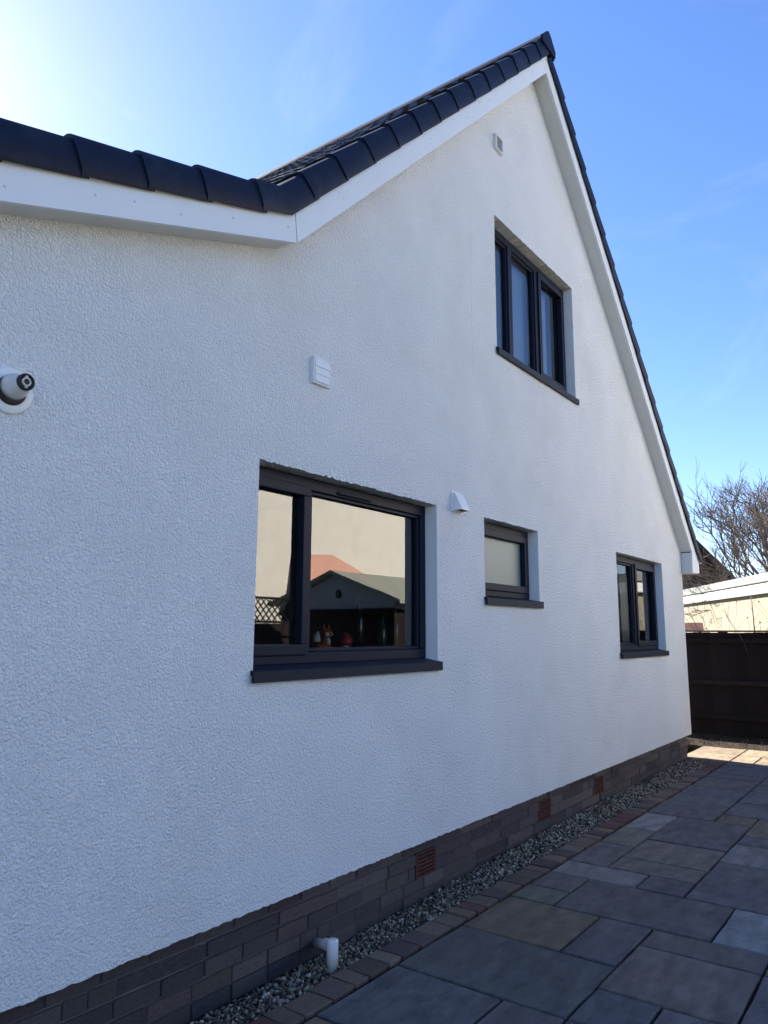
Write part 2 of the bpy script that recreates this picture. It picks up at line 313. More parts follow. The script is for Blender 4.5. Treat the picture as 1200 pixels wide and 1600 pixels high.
# gravel strip: one heap of stones
def gz(X, y):
    k = min(1, max(0, -y/.28)); lo = -.075+min(.065, max(0, (X-3)*.022)); return lo*(1-k)+(-.016)*k
def gravel():
    ico = bmesh.new(); bmesh.ops.create_icosphere(ico, subdivisions=1, radius=1); V0 = np.array([v.co[:] for v in ico.verts]); F0 = np.array([[v.index for v in f.verts] for f in ico.faces]); ico.free()
    n = 20000; rng = np.random.default_rng(3)
    X = rng.uniform(.6, 10.25, n); Y = -rng.uniform(0.0, .318, n)**1.0
    r = rng.uniform(.0048, .0108, n)
    Z = np.array([gz(a, b) for a, b in zip(X, Y)]) + rng.uniform(-.012, .006, n)
    sc = rng.uniform(.65, 1.35, (n, 3)); ang = rng.uniform(0, 6.28, (n, 3))
    ca, sa = np.cos(ang), np.sin(ang); P = V0[None]*sc[:, None, :]*r[:, None, None]*(1+.22*rng.standard_normal((n, 12, 1)))
    for a, (p, q) in enumerate(((0, 1), (1, 2), (0, 2))):
        u = P[:, :, p]*ca[:, a, None]-P[:, :, q]*sa[:, a, None]; v = P[:, :, p]*sa[:, a, None]+P[:, :, q]*ca[:, a, None]; P[:, :, p] = u; P[:, :, q] = v
    P += np.stack([X, Y, Z], -1)[:, None, :]
    Fc = (F0[None]+12*np.arange(n)[:, None, None]).reshape(-1, 3)
    me = bpy.data.meshes.new('gravel'); me.vertices.add(n*12); me.vertices.foreach_set('co', P.reshape(-1))
    me.loops.add(Fc.size); me.loops.foreach_set('vertex_index', Fc.reshape(-1)); me.polygons.add(len(Fc)); me.polygons.foreach_set('loop_start', np.arange(0, Fc.size, 3)); me.polygons.foreach_set('loop_total', np.full(len(Fc), 3))
    at = me.attributes.new('tone', 'FLOAT', 'POINT'); at.data.foreach_set('value', np.repeat(np.clip(rng.beta(1.7, 1.5, n), 0, 1), 12))
    me.update(calc_edges=True); me.validate()
    o = link('gravel', me, M['gravel']); return o
stuff(tag(gravel(), 'pale mixed gravel strip between the house wall and brown edging', 'gravel'))
V = []; F = []
for i in range(41):
    X = GX0+(10.3-GX0)*i/40
    for j in range(5): y = .03-.34*j/4; V.append((X, y, gz(X, min(0, y))-.012))
for i in range(40):
    for j in range(4): a = i*5+j; F.append((a, a+1, a+6, a+5))
struct(pyd('gravel_bed', V, F, M['soil']))

# soil bed below the far fence
V = []; F = []
for i in range(13):
    for j in range(40):
        V.append((11.44+1.3*i/12, -4.6+8.6*j/39, -.012+.05*min(1, i/4)+random.uniform(-.012, .02)))
for i in range(12):
    for j in range(39): a = i*40+j; F.append((a, a+40, a+41, a+1))
struct(pyd('planting_bed', V, F, M['soil'], smooth=True))
V = []; F = []
for k in range(620):
    X = random.uniform(11.5, 12.28); Y = random.uniform(-3, 1.6); h = random.uniform(.03, .12); a = random.uniform(0, 6.28); l = random.uniform(.1, .8)
    b = Vector((X, Y, .0)); t = b+Vector((math.cos(a)*l*h, math.sin(a)*l*h, h)); mid = (b+t)/2+Vector((0, 0, h*.18))
    tube(V, F, [b, mid, t], [.004, .003, .0012], 3, False)
stuff(tag(pyd('dead_plants', V, F, M['leafdead']), 'dry dead stems along the foot of the dark fence', 'dead plants'))

# ================================================================== the house
house = thing('house', 'white roughcast gable-end house with dark grey windows and black verge tiles', 'house')
WX0, WX1 = -1.0, 10.41; APX = 6.045
SL, SLOW = .972, .347
KX, KZ = 2.655, 3.577        # kink, lower edge of the bargeboard
AZ = 6.872
DEPTH = 8.4
def zb(x):                   # lower edge of bargeboard / soffit line
    if x < KX: return KZ-(KX-x)*SLOW
    return AZ-abs(x-APX)*SL
OPEN = dict(L=(2.578, 4.25, 1.335, 2.415), U=(5.19, 6.862, 3.825, 5.032), M=(4.92, 5.872, 1.785, 2.418), N=(7.83, 9.49, 1.32, 2.418))
def jit(a): return random.uniform(-a, a)
bm = bmesh.new()
loops = []
outer = [(WX0, .272)]
x = WX0
while x < WX1-.001:          # lower render edge is a little ragged
    x = min(WX1, x+.018); outer.append((x, .272+jit(.0035)))
outer += [(WX1, zb(WX1)+.03), (APX, AZ+.03), (KX-.01, KZ+.03), (WX0, zb(WX0)+.03)]
def dense(x0, x1, z0, z1):
    pts = [(x0, z0), (x1, z0), (x1, z1)]; k = x1
    n = int((x1-x0)/.014)
    for i in range(1, n): pts.append((x1-(x1-x0)*i/n, z1+jit(.005)))
    pts.append((x0, z1)); return pts
holes = [dense(*OPEN[k]) for k in OPEN]
edges = []
allv = []
for lp in [outer]+holes:
    vs = [bm.verts.new((a, 0, b)) for a, b in lp]; allv.append(vs)
    for i in range(len(vs)): edges.append(bm.edges.new((vs[i], vs[(i+1) % len(vs)])))
bmesh.ops.triangle_fill(bm, use_beauty=True, use_dissolve=False, edges=edges)
def bridge(vs, y):
    w = [bm.verts.new((v.co.x, y, v.co.z)) for v in vs]
    for i in range(len(vs)): j = (i+1) % len(vs); bm.faces.new((vs[i], vs[j], w[j], w[i]))
    return w
for vs in allv[1:]: bridge(vs, .2)
bk = bridge(allv[0], DEPTH); bm.faces.new(bk)
wo = frombm('wall', bm, M['render'], house); wo.data.materials.append(M['reveal'])
for q in wo.data.polygons:                   # window jambs are finished smooth
    if abs(q.normal.x) > .9 and q.center.y < .25 and .5 < q.center.x < 10: q.material_index = 1
# soft corner bead where two render coats meet
box('render_bead', 4.779, 4.789, -.0014, .02, 3.5, 5.15, M['render'], house, .001)
# rooms behind the windows
bm = bmesh.new()
for (a, b, c, d, e, f) in ((-.9, 10.3, 2.9, 3.0, .1, 2.3), (1.2, 10.1, 2.9, 3.0, 2.3, 2.62), (4.3, 8, 2.9, 3.0, 2.8, 5.1), (1.2, 10.1, .22, 3.0, 2.62, 2.8), (-.9, 10.3, .22, 2.9, .12, .2), (4.55, 4.65, .22, 2.9, .2, 2.6), (6.6, 6.7, .22, 2.9, .2, 2.6), (4.2, 4.3, .22, 2.9, 2.8, 5), (8, 8.1, .22, 2.9, 2.8, 4.9), (4.3, 8, .22, 2.9, 5.1, 5.2)):
    bx(bm, a, b, c, d, e, f)
frombm('interior', bm, M['room'], house)

# plinth, bricks each proud of the mortar
pl = box('plinth', WX0+.03, WX1-.135, .034, .2, -.15, .275, M['mortar'], house)
bmb = bpy.data.meshes.new('brick'); bm = bmesh.new(); bx(bm, -.5, .5, -.5, .5, -.5, .5, .035, 1); bm.to_mesh(bmb); bm.free(); bmb.materials.append(M['brick'])
courses = [(-.079, -.011), (-.005, .062), (.072, .137), (.146, .209), (.217, .269)]
airs = [(4.015, 4.235), (5.79, 6.008), (7.02, 7.235), (8.62, 8.66)]
bc = [(.15, .112, .104), (.135, .106, .102), (.16, .13, .118), (.12, .1, .102), (.175, .14, .124), (.14, .12, .114), (.11, .088, .088)]
rb = random.Random(5)
for ci, (z0, z1) in enumerate(courses):
    x = .4
    if ci == 3: cuts = [.36, .8, 1.25, 1.70, 1.803, 1.935, 2.376, 2.826, 3.27, 3.726, 4.015]
    elif ci == 2: cuts = [.34+.225*k for k in range(0, 17)]
    else: cuts = [.28+.225*k for k in range(0, 17)]
    while cuts[-1] < WX1-.45: cuts.append(cuts[-1]+(.45 if rb.random() < (.6 if ci == 3 else .3) else rb.choice([.225, .225, .3, .34, .15])))
    cuts.append(WX1-.135)
    for a, b in zip(cuts[:-1], cuts[1:]):
        if ci in (2, 3):
            seg = [(a, b)]
            for (p, q) in airs[:3]:
                ns = []
                for (s, t) in seg:
                    if t <= p or s >= q: ns.append((s, t)); continue
                    if s < p-.03: ns.append((s, p))
                    if t > q+.03: ns.append((q, t))
                seg = ns
        else: seg = [(a, b)]
        for (s, t) in seg:
            if t-s < .03: continue
            y0 = .022+rb.uniform(-.006, .008)
            o = link('brick', bmb, None, pl, ((s+t)/2, y0+.03, (z0+z1)/2+rb.uniform(-.001, .001)))
            o.scale = (t-s-.011, .06, z1-z0-.002); o.rotation_euler = (rb.uniform(-.03, .03), rb.uniform(-.012, .012), rb.uniform(-.015, .015)); tint(o, rb.choice(bc), rb.uniform(.85, 1.45))
for (p, q) in airs[:3]:
    e = box('air_gap', p+.004, q-.004, .03, .06, .066, .211, M['black'], pl)
    z = .066
    bm = bmesh.new()
    for k in range(7): zz = .067+.0225*k; bx(bm, p+.002, q-.002, .018, .031, zz, zz+(.0085 if 0 < k < 6 else .0075), .001)
    bx(bm, p+.002, p+.016, .0185, .0305, .067, .21); bx(bm, q-.016, q-.002, .0185, .0305, .067, .21); bx(bm, (p+q)/2-.004, (p+q)/2+.004, .0195, .0305, .067, .21)
    me = frombm('air_brick', bm, M['airbrick'], pl)

# bargeboards, one plank per slope, mitred at kink and ridge
BV = .205
def barge(name, poly, y0=-.15, y1=-.128):
    bm = bmesh.new(); prism(bm, poly, y0, y1); return frombm(name, bm, M['pvc'], house)
TX = KX-.03
EXL = -1.25
barge('bargeboard', [(EXL, zb(EXL)), (KX-.003, KZ), (TX-.003, KZ+.235), (EXL, zb(EXL)+.168)])
barge('bargeboard', [(KX+.003, KZ+.003), (APX-.001, AZ), (APX-.001, AZ+BV+.02), (TX+.003, KZ+.236)])
EX = 10.72
barge('bargeboard', [(APX+.001, AZ), (10.40, zb(10.40)), (10.38, 2.352), (EX, 2.372), (EX, zb(EX)+BV), (APX+.001, AZ+BV+.02)])
# screw caps / old nail marks on the board
V = []; F = []
bm = bmesh.new()
rn = random.Random(4)
X = 1.15
while X < 10.3:
    t = rn.choice([.35, .5, .68]); zz = zb(X)+BV*t*(.8 if X < KX else 1)
    if rn.random() < .85:
        mt = Matrix.Translation((X, -.1502, zz)) @ Matrix.Rotation(math.pi/2, 4, 'X'); bmesh.ops.create_cone(bm, cap_ends=True, segments=10, radius1=.0065, radius2=.005, depth=.003, matrix=mt)
    X += rn.uniform(.16, .42)
stuff(frombm('screw_cap', bm, mat('dull_cap', (.62, .62, .61), .6), house))
# soffits
bm = bmesh.new()
for (x0, x1) in ((EXL, KX), (KX, APX), (APX, 10.41)):
    a = [(x0, zb(x0)+.012), (x1, zb(x1)+.012), (x1, zb(x1)+.024), (x0, zb(x0)+.024)]
    prism(bm, a, -.1285, .004)
frombm('soffit', bm, M['soffit'], house)
bm = bmesh.new(); bx(bm, 10.412, EX-.004, -.1275, DEPTH+.1, 2.362, 2.374); bx(bm, EX-.02, EX-.004, -.1275, DEPTH+.1, 2.374, 2.58); bx(bm, 10.412, 10.424, -.1275, -.002, 2.374, 2.63)
frombm('eaves_soffit', bm, M['soffit'], house)
# gutter along the right eaves: half round
V = []; F = []
prof = [(EX+.055+.055*math.cos(t), 2.56+.055*math.sin(t)) for t in [math.pi+math.pi*k/10 for k in range(11)]]
prof += [(EX+.055+.049*math.cos(t), 2.56+.049*math.sin(t)) for t in [2*math.pi-math.pi*k/10 for k in range(11)]]
bm = bmesh.new(); prism(bm, prof, -.165, DEPTH+.1); frombm('gutter', bm, M['pvc'], house)
# left eaves
box('eaves_fascia', EXL-.002, EXL+.016, -.127, DEPTH+.1, zb(EXL)+.02, zb(EXL)+.15, M['pvc'], house)

# ---- roof: tile courses with rolls, verge units, ridge
roof = empty('roof'); roof.parent = house
TZ = 7.232                                      # tile plane at the ridge line
def slope_tiles(p0, p1, gauge=.345, width=.165, y0=-.06, y1=DEPTH+.15, flip=False):
    """p0 = eaves (x,z), p1 = top (x,z): stepped courses, rolled across"""
    p0, p1 = Vector((p0[0], 0, p0[1])), Vector((p1[0], 0, p1[1])); d = p1-p0; ln = d.length; d.normalize(); nrm = Vector((-d.z, 0, d.x)) if d.x > 0 else Vector((d.z, 0, -d.x))
    V = []; F = []; n = int(math.ceil(ln/gauge)); m = int((y1-y0)/width*6)
    for r in range(n):
        s0 = r*gauge-.03; s1 = min(ln, (r+1)*gauge)
        b = len(V)
        for k in range(m+1):
            y = y0+(y1-y0)*k/m; ph = (y/width+.5*(r % 2)*0) % 1; roll = .017*max(0, math.sin(ph*math.pi*2))**.8
            jt = random.uniform(-.0015, .0015)
            for (s, h) in ((s0, .0), (s0, .030+roll+jt), (s1, .006+roll*.9)):
                q = p0+d*s+nrm*h; V.append((q.x, y, q.z))
        for k in range(m):
            a = b+3*k; F.append((a, a+3, a+4, a+1)); F.append((a+1, a+4, a+5, a+2))
    o = pyd('tile_courses', V, F, M['tile'], roof); stuff(o); return o
KTX, KTZ = 2.507, 3.80
def ztop(x): return TZ-abs(x-APX)*SL if x > KTX else None
zk = TZ-(APX-KTX)*SL
slope_tiles((KTX-.02, zk-.03), (APX-.02, TZ-.03))
slope_tiles((EXL-.04, zk-.03-(KTX-EXL+.04)*.339), (KTX+.05, zk-.02))
slope_tiles((EX+.05, TZ-(EX+.05-APX)*SL-.03), (APX+.02, TZ-.03))
# underlay sheet below the tiles
bm = bmesh.new()
prism(bm, [(EXL, zk-.09-(KTX-EXL)*.339), (KTX, zk-.09), (APX, TZ-.09), (EX, TZ-(EX-APX)*SL-.09), (EX, TZ-(EX-APX)*SL-.11), (APX, TZ-.11), (KTX, zk-.11), (EXL, zk-.11-(KTX-EXL)*.339)], -.126, DEPTH+.12)
frombm('underlay', bm, M['black'], roof)
# verge units
PROF = [(.06, .0), (-.128, .0), (-.150, -.007), (-.163, -.028), (-.171, -.08), (-.174, -.14), (-.163, -.157)]
PIN = [(-.157, -.15), (-.165, -.135), (-.163, -.095), (-.152, -.05), (-.133, -.018), (-.10, -.007), (.06, -.007)]
def verge_unit(pa, pb, face_h=1.0, bend=None):
    """pa lower end, pb upper end: (x,z) of the top line"""
    pts = PROF+PIN; V = []; F = []
    path = [pa]+([bend] if bend else [])+[pb]
    path = [Vector((a, 0, b)) for a, b in path]; n = len(path)
    for i, q in enumerate(path):
        d = (path[min(i+1, n-1)]-path[max(i-1, 0)]).normalized(); nr = Vector((-d.z, 0, d.x))
        if nr.z < 0: nr = -nr
        t = i/(n-1)
        lift = .016*(1-t); flare = .010*(1-t)
        for (yy, h) in pts:
            k = 1 if h < -.01 else 0
            c = q+nr*(h*face_h*(1+.06*(1-t))+lift); V.append((c.x, yy-(flare if yy < 0 else 0), c.z))
    m = len(pts)
    for i in range(n-1):
        for k in range(m): F.append((i*m+k, i*m+(k+1) % m, (i+1)*m+(k+1) % m, (i+1)*m+k))
    F.append(tuple(range(m))[::-1]); F.append(tuple((n-1)*m+k for k in range(m)))
    bm = bmesh.new(); vs = [bm.verts.new(v) for v in V]
    for f in F: bm.faces.new([vs[k] for k in f])
    o = frombm('verge_tile', bm, M['verge'], roof, True); o.data.set_sharp_from_angle(angle=math.radians(38)); return o
def tl(x): return (x, (zk+.03-(KTX-x)*.339) if x < KTX else TZ+.035-abs(x-APX)*SL)
lowj = [-1.31, -.97, -.63, -.29, .05, .38, .71, 1.04, 1.373, 1.674, 1.985, 2.332]
for a, b in zip(lowj[:-1], lowj[1:]): verge_unit(tl(a), tl(b+.035), 1.02)
verge_unit(tl(2.332), tl(2.70), 1.0, bend=(KTX, zk+.032))
mj = [2.66, 2.925, 3.19, 3.452, 3.71, 3.964, 4.214, 4.478, 4.735, 4.995, 5.26, 5.517, 5.77]
for a, b in zip(mj, mj[1:]+[6.0]): verge_unit(tl(a), tl(min(b+.03, 6.02)))
rj = [10.83-.257*k for k in range(19)]
for a, b in zip(rj[:-1], rj[1:]): verge_unit(tl(a), tl(max(b-.03, 6.07)))
# ridge units, the first one closed by an end cap
def ridge_unit(y0, y1, cap=False):
    bm = bmesh.new(); P = []
    sh = [(-.17, -.155), (-.15, -.115), (-.05, .0), (-.02, .022), (0, .028), (.02, .022), (.05, .0), (.15, -.115), (.17, -.155)]
    sh = [(APX+a, TZ+.035+b) for a, b in sh]; inn = [(APX+(a-APX)*.93, b-.014) for a, b in sh][::-1]
    prism(bm, sh+inn, y0, y1); return frombm('ridge_tile', bm, M['verge'], roof)
y = -.17; k = 0
while y < DEPTH: ridge_unit(y, y+.437); y += .445
bm = bmesh.new(); prism(bm, [(APX-.14, TZ-.13), (APX-.15, TZ-.06), (APX-.05, TZ+.04), (APX, TZ+.07), (APX+.05, TZ+.04), (APX+.15, TZ-.06), (APX+.14, TZ-.13)], -.192, -.17)
frombm('ridge_end_cap', bm, M['verge'], roof)

# ---- windows
def window(key, lights, sillz, label=None, front=.09):
    """lights: list of (x0, x1, kind) clear of mullions; kind 'sash' or 'fixed'"""
    x0, x1, z0, z1 = OPEN[key]; sx0 = x0; x0 = x0-.05; w = empty('window'); w.parent = house
    if label: w['label'] = label
    fz0 = sillz+.02; fw_ = .062
    bm = bmesh.new(); yb_ = front+.07
    bx(bm, x0+.001, x1-.001, front, yb_, fz0, fz0+fw_, .005); bx(bm, x0+.001, x1-.001, front, yb_, z1-fw_-.012, z1-.005, .005)
    bx(bm, x0+.001, x0+fw_, front+.0005, yb_, fz0+fw_, z1-fw_-.012, .005); bx(bm, x1-fw_, x1-.001, front+.0005, yb_, fz0+fw_, z1-fw_-.012, .005)
    for a, b in zip(lights[:-1], lights[1:]): bx(bm, a[1], b[0], front+.001, yb_, fz0+fw_, z1-fw_-.012, .004)
    frombm('frame', bm, M['frame'], w)
    gz0, gz1 = fz0+fw_, z1-fw_-.012
    for (a, b, kind) in lights:
        if kind.startswith('sash'):
            e = .016; s = .041; yf = front-.016
            bm = bmesh.new()
            bx(bm, a-e, b+e, yf, front+.05, gz0-e, gz0+s, .006, 2); bx(bm, a-e, b+e, yf, front+.05, gz1-s, gz1+e, .006, 2)
            bx(bm, a-e, a+s, yf+.0005, front+.0495, gz0+s, gz1-s, .006, 2); bx(bm, b-s, b+e, yf+.0005, front+.0495, gz0+s, gz1-s, .006, 2)
            frombm('sash', bm, M['frame'], w)
            g = (a+s, b-s, gz0+s, gz1-s, front+.032)
        else:
            bm = bmesh.new(); s = .02
            for q in ((a, b, gz0, gz0+s), (a, b, gz1-s, gz1), (a, a+s, gz0+s, gz1-s), (b-s, b, gz0+s, gz1-s)): bx(bm, q[0], q[1], front+.016, front+.055, q[2], q[3], .004)
            frombm('glazing_bead', bm, M['frame'], w)
            g = (a+s, b-s, gz0+s, gz1-s, front+.042)
        mm = M['frost'] if 'frost' in kind else M['glass']
        po = box('pane', g[0]-.006, g[1]+.006, g[4], g[4]+.005, g[2]-.006, g[3]+.006, mm, w)
        po.data.materials.append(M['clear'])      # the outer face mirrors, the rest lets light through
        for q in po.data.polygons: q.material_index = 0 if q.normal.y < -.5 else 1
    # sill with sloping top and small upstand
    bm = bmesh.new(); prof = [(-.028, sillz-.055), (-.028, sillz-.006), (-.022, sillz), (front, sillz+.02), (front+.07, sillz+.02), (front+.07, sillz-.02), (-.012, sillz-.02), (-.012, sillz-.055)]
    a = [bm.verts.new((sx0-.018, yy, zz)) for yy, zz in prof]; b = [bm.verts.new((x1+.012, yy, zz)) for yy, zz in prof]; n = len(prof)
    bm.faces.new(a); bm.faces.new(b[::-1])
    for i in range(n): bm.faces.new((a[i], b[i], b[(i+1) % n], a[(i+1) % n]))
    frombm('sill', bm, M['sill'], w)
    box('sill_end_cap', x1+.0125, x1+.018, -.0295, -.004, sillz-.0565, sillz+.001, M['sill'], w, .002)
    box('window_board', x0-.03, x1+.03, yb_+.002, .33, fz0+.02, fz0+.045, M['whiteg'], w, .004)
    return w
wl = window('L', [(2.592, 3.04, 'sash'), (3.082, 4.187, 'fixed')], 1.365)
wu = window('U', [(5.204, 5.61, 'fixed'), (5.685, 6.16, 'fixed'), (6.235, 6.799, 'sash')], 3.852)
wm = window('M', [(4.934, 5.809, 'sash frost')], 1.815)
wn = window('N', [(7.844, 8.63, 'fixed'), (8.70, 9.427, 'sash')], 1.35)
bm = bmesh.new(); bx(bm, 3.3, 3.62, .078, .0905, 2.352, 2.372, .004); bx(bm, 3.31, 3.61, .074, .079, 2.356, 2.366, .002)
frombm('trickle_vent', bm, M['frame'], wl)
# room-side curtains
def curtain(name, x0, x1, z0, z1, y, label, amp=.02, waves=7):
    V = []; F = []; n = waves*8
    for i in range(n+1):
        t = i/n; x = x0+(x1-x0)*t; yy = y+amp*math.sin(t*waves*2*math.pi)+.3*amp*math.sin(t*17)
        for z in (z0, (z0+z1)/2, z1): V.append((x, yy, z))
    for i in range(n):
        for k in range(2): a = 3*i+k; F.append((a, a+3, a+4, a+1))
    o = pyd(name, V, F, M['curtain'], None, True); md = o.modifiers.new('s', 'SOLIDIFY'); md.thickness = .003
    return tag(o, label, 'curtain')
curtain('curtain', 6.72, 7.05, 3.92, 5.0, .42, 'pale curtain drawn to the right side of the upstairs gable window', waves=5)
curtain('curtain', 9.15, 9.75, 1.44, 2.42, .42, 'pale curtain at right edge of the far ground-floor window', waves=5)
curtain('curtain', 8.25, 8.32, 1.44, 2.42, .4, 'narrow pale curtain edge in left light of the far ground-floor window', .01, 2)
vb = thing('vertical_blind', 'pale blue vertical slat blind behind the upstairs gable window', 'blind', loc=(5.2, .215, 3.9))
box('headrail', 0, 1.75, -.02, .02, 1.1, 1.14, M['curtain'], vb)
for k in range(17):
    o = box('slat', -.042, .042, -.0015, .0015, .025, 1.1, M['blind'], vb); o.location = (.05+.085*k, 0, 0); o.rotation_euler = (0, 0, math.radians(-14+random.uniform(-3, 3)))

# ---- ornaments on the window board
WB = 1.365+.02+.045
def uv(bm, c, r, sx=1, sy=1, sz=1, seg=14, rot=None):
    mt = Matrix.Translation(c) @ (rot or Matrix()) @ Matrix.Diagonal((r*sx, r*sy, r*sz, 1)); bmesh.ops.create_uvsphere(bm, u_segments=seg, v_segments=seg*2//3, radius=1, matrix=mt)
fox = thing('fox_ornament', 'orange and white sitting fox ornament inside the large window', 'ornament', loc=(3.37, .23, WB)); fox.scale = (1.2, 1.2, 1.12)
bm = bmesh.new(); uv(bm, (0, 0, .03), .034, 1.25, .9, .88); uv(bm, (.005, -.004, .055), .022, 1, .9, 1.5); frombm('body', bm, M['orange'], fox, True)
bm = bmesh.new(); uv(bm, (.008, -.004, .108), .026, 1.1, .9, .85); frombm('head', bm, M['orange'], fox, True)
for s in (-1, 1):
    bm = bmesh.new(); bmesh.ops.create_cone(bm, cap_ends=True, segments=8, radius1=.011, radius2=.001, depth=.03, matrix=Matrix.Translation((.008+s*.018, -.002, .137))); frombm('ear', bm, M['orange'], fox)
bm = bmesh.new(); uv(bm, (-.003, -.018, .1), .015, 1.0, .7, .8); uv(bm, (.02, -.018, .1), .015, 1.0, .7, .8); frombm('cheek', bm, M['whiteg'], fox, True)
bm = bmesh.new(); uv(bm, (.008, -.034, .1), .005); frombm('nose', bm, M['rubber'], fox, True)
bm = bmesh.new(); uv(bm, (.008, -.018, .06), .014, .9, .6, 1.6); frombm('chest', bm, M['whiteg'], fox, True)
V = []; F = []; tube(V, F, [(-.02, .0, .02), (-.052, .0, .03), (-.062, 0, .06)], [.014, .02, .021], 10); tail = pyd('tail', V, F, M['orange'], fox, True)
V = []; F = []; tube(V, F, [(-.062, 0, .06), (-.06, 0, .085), (-.05, 0, .115)], [.021, .019, .003], 10); pyd('tail_tip', V, F, M['whiteg'], tail, True)
rd = thing('red_ornament', 'small round red ornament with white base beside the fox ornament', 'ornament', loc=(3.575, .24, WB))
lathe('base', [(.03, 0), (.033, .012), (.026, .03), (.02, .045)], M['whiteg'], rd)
lathe('dome', [(.022, .044), (.043, .05), (.045, .07), (.034, .1), (.015, .118), (.002, .124)], M['redg'], rd)
def bottle(x, y, h, r, m, label):
    b = thing('bottle', label, 'bottle', loc=(x, y, WB))
    lathe('body', [(r*.9, 0), (r, .006), (r, h*.58), (r*.8, h*.68), (r*.36, h*.78), (r*.34, h*.93), (r*.4, h*.935)], m, b)
    lathe('cap', [(r*.41, h*.936), (r*.41, h*.995), (r*.3, h)], M['rubber'], b)
bottle(3.72, .25, .335, .037, M['bottle'], 'tall dark wine bottle standing inside the large window')
bottle(3.965, .25, .24, .034, M['gbottle'], 'short green bottle second from the right inside the large window')
bottle(4.09, .23, .29, .03, M['gbottle'], 'slim green bottle nearest the right frame inside the large window')

# ---- fittings on the gable wall
t = thing('flue_terminal', 'round white boiler flue with black rings on the white wall', 'flue', loc=(1.303, 0, 2.425))
lathe('wall_plate', [(.088, -.01), (.088, .006), (.082, .011), (.06, .013)], M['pvc'], t, 36, 'Y')
lathe('gasket', [(.0555, .012), (.0555, .02), (.05, .022)], M['rubber'], t, 30, 'Y')
lathe('pipe', [(.05, .018), (.047, .045), (.038, .07), (.03, .1)], M['pipe'], t, 30, 'Y', at=(.004, 0, .012))
lathe('terminal_ring', [(.031, .099), (.031, .113), (.024, .1135), (.024, .1)], M['rubber'], t, 28, 'Y', at=(.004, 0, .014))
lathe('terminal_core', [(.017, .1), (.017, .114), (.011, .1145), (.011, .105)], M['greymetal'], t, 20, 'Y', at=(.004, 0, .014))
lathe('terminal_bore', [(.0105, .1), (.0105, .1142)], M['rubber'], t, 16, 'Y', at=(.004, 0, .014))
bm = bmesh.new(); bx(bm, -.0005, .0085, -.1125, -.1, .03, .044); bx(bm, -.0005, .0085, -.1125, -.1, -.016, -.002); frombm('fin', bm, M['greymetal'], t)

t = thing('louvre_vent', 'square white slatted wall vent left of the gable window', 'vent', loc=(3.02, 0, 3.0))
bm = bmesh.new()
for q in ((-.072, .072, .066, .078), (-.072, .072, -.078, -.066), (-.072, -.06, -.066, .066), (.06, .072, -.066, .066)): bx(bm, q[0], q[1], -.022, .005, q[2], q[3], .003)
frombm('frame', bm, M['pvc'], t)
box('back', -.06, .06, -.004, .004, -.066, .066, M['greymetal'], t)
for k in range(3):
    bm = bmesh.new(); zc = .044-.044*k; a = [bm.verts.new(v) for v in ((-.0595, -.0185, zc+.024), (.0595, -.0185, zc+.024), (.0595, -.023, zc-.0215), (-.0595, -.023, zc-.0215))]; b = [bm.verts.new((v.co.x, v.co.y-.003, v.co.z)) for v in a]
    bm.faces.new(a); bm.faces.new(b[::-1])
    for i in range(4): bm.faces.new((a[i], b[i], b[(i+1) % 4], a[(i+1) % 4]))
    frombm('slat', bm, M['pvc'], t)

t = thing('apex_vent', 'small white grille vent high under the roof apex', 'vent', loc=(5.27, 0, 5.72))
bm = bmesh.new()
for q in ((-.065, .065, .058, .07), (-.065, .065, -.07, -.058), (-.065, -.053, -.058, .058), (.053, .065, -.058, .058)): bx(bm, q[0], q[1], -.03, .005, q[2], q[3], .002)
frombm('frame', bm, M['pvc'], t)
box('back', -.053, .053, -.004, .004, -.058, .058, mat('grille_grey', (.14, .14, .14), .7), t)
for k in range(5): box('slat', -.052, .052, -.012, -.006, -.046+.021*k, -.04+.021*k, M['greymetal'], t)

t = thing('extractor_cowl', 'white hooded extractor cowl beside the small frosted window', 'vent', loc=(4.51, 0, 2.47))
box('wall_plate', -.066, .066, -.008, .004, -.07, .074, M['pvc'], t, .003)
bm = bmesh.new(); pr = [(-.009, .066), (-.028, .06), (-.078, -.045), (-.078, -.06), (-.009, -.066)]
a = [bm.verts.new((-.058, q[0], q[1])) for q in pr]; b = [bm.verts.new((.058, q[0], q[1])) for q in pr]; bm.faces.new(a); bm.faces.new(b[::-1])
for i in (0, 1, 2, 4):
    bm.faces.new((a[i], b[i], b[(i+1) % 5], a[(i+1) % 5]))
o = frombm('hood', bm, M['pvc'], t); md = o.modifiers.new('s', 'SOLIDIFY'); md.thickness = .003; md.offset = -1
box('flap', -.052, .052, -.07, -.012, -.056, -.053, M['rubber'], t)

# waste pipe
t = thing('waste_pipe', 'white plastic waste pipe elbow dropping into the gravel', 'pipe', loc=(2.9, -.255, -.05))
V = []; F = []; tube(V, F, [(.205, .29, .035), (.06, .085, .115), (.0, .0, .14)], .0225, 14); pyd('inlet', V, F, M['pipe'], t, True)
V = []; F = []; tube(V, F, [(.075, .105, .11), (.0, .0, .14)], .027, 14); pyd('socket', V, F, M['pipe'], t, False)
lathe('downpipe', [(.022, -.05), (.022, .07), (.0275, .07), (.028, .172), (.0265, .176), (.012, .178)], M['pipe'], t, 20)
V = []; F = []; tube(V, F, [(.2, .285, .055), (.18, .25, .08), (.185, .255, .12)], .004, 6); pyd('wire', V, F, M['rubber'], t)

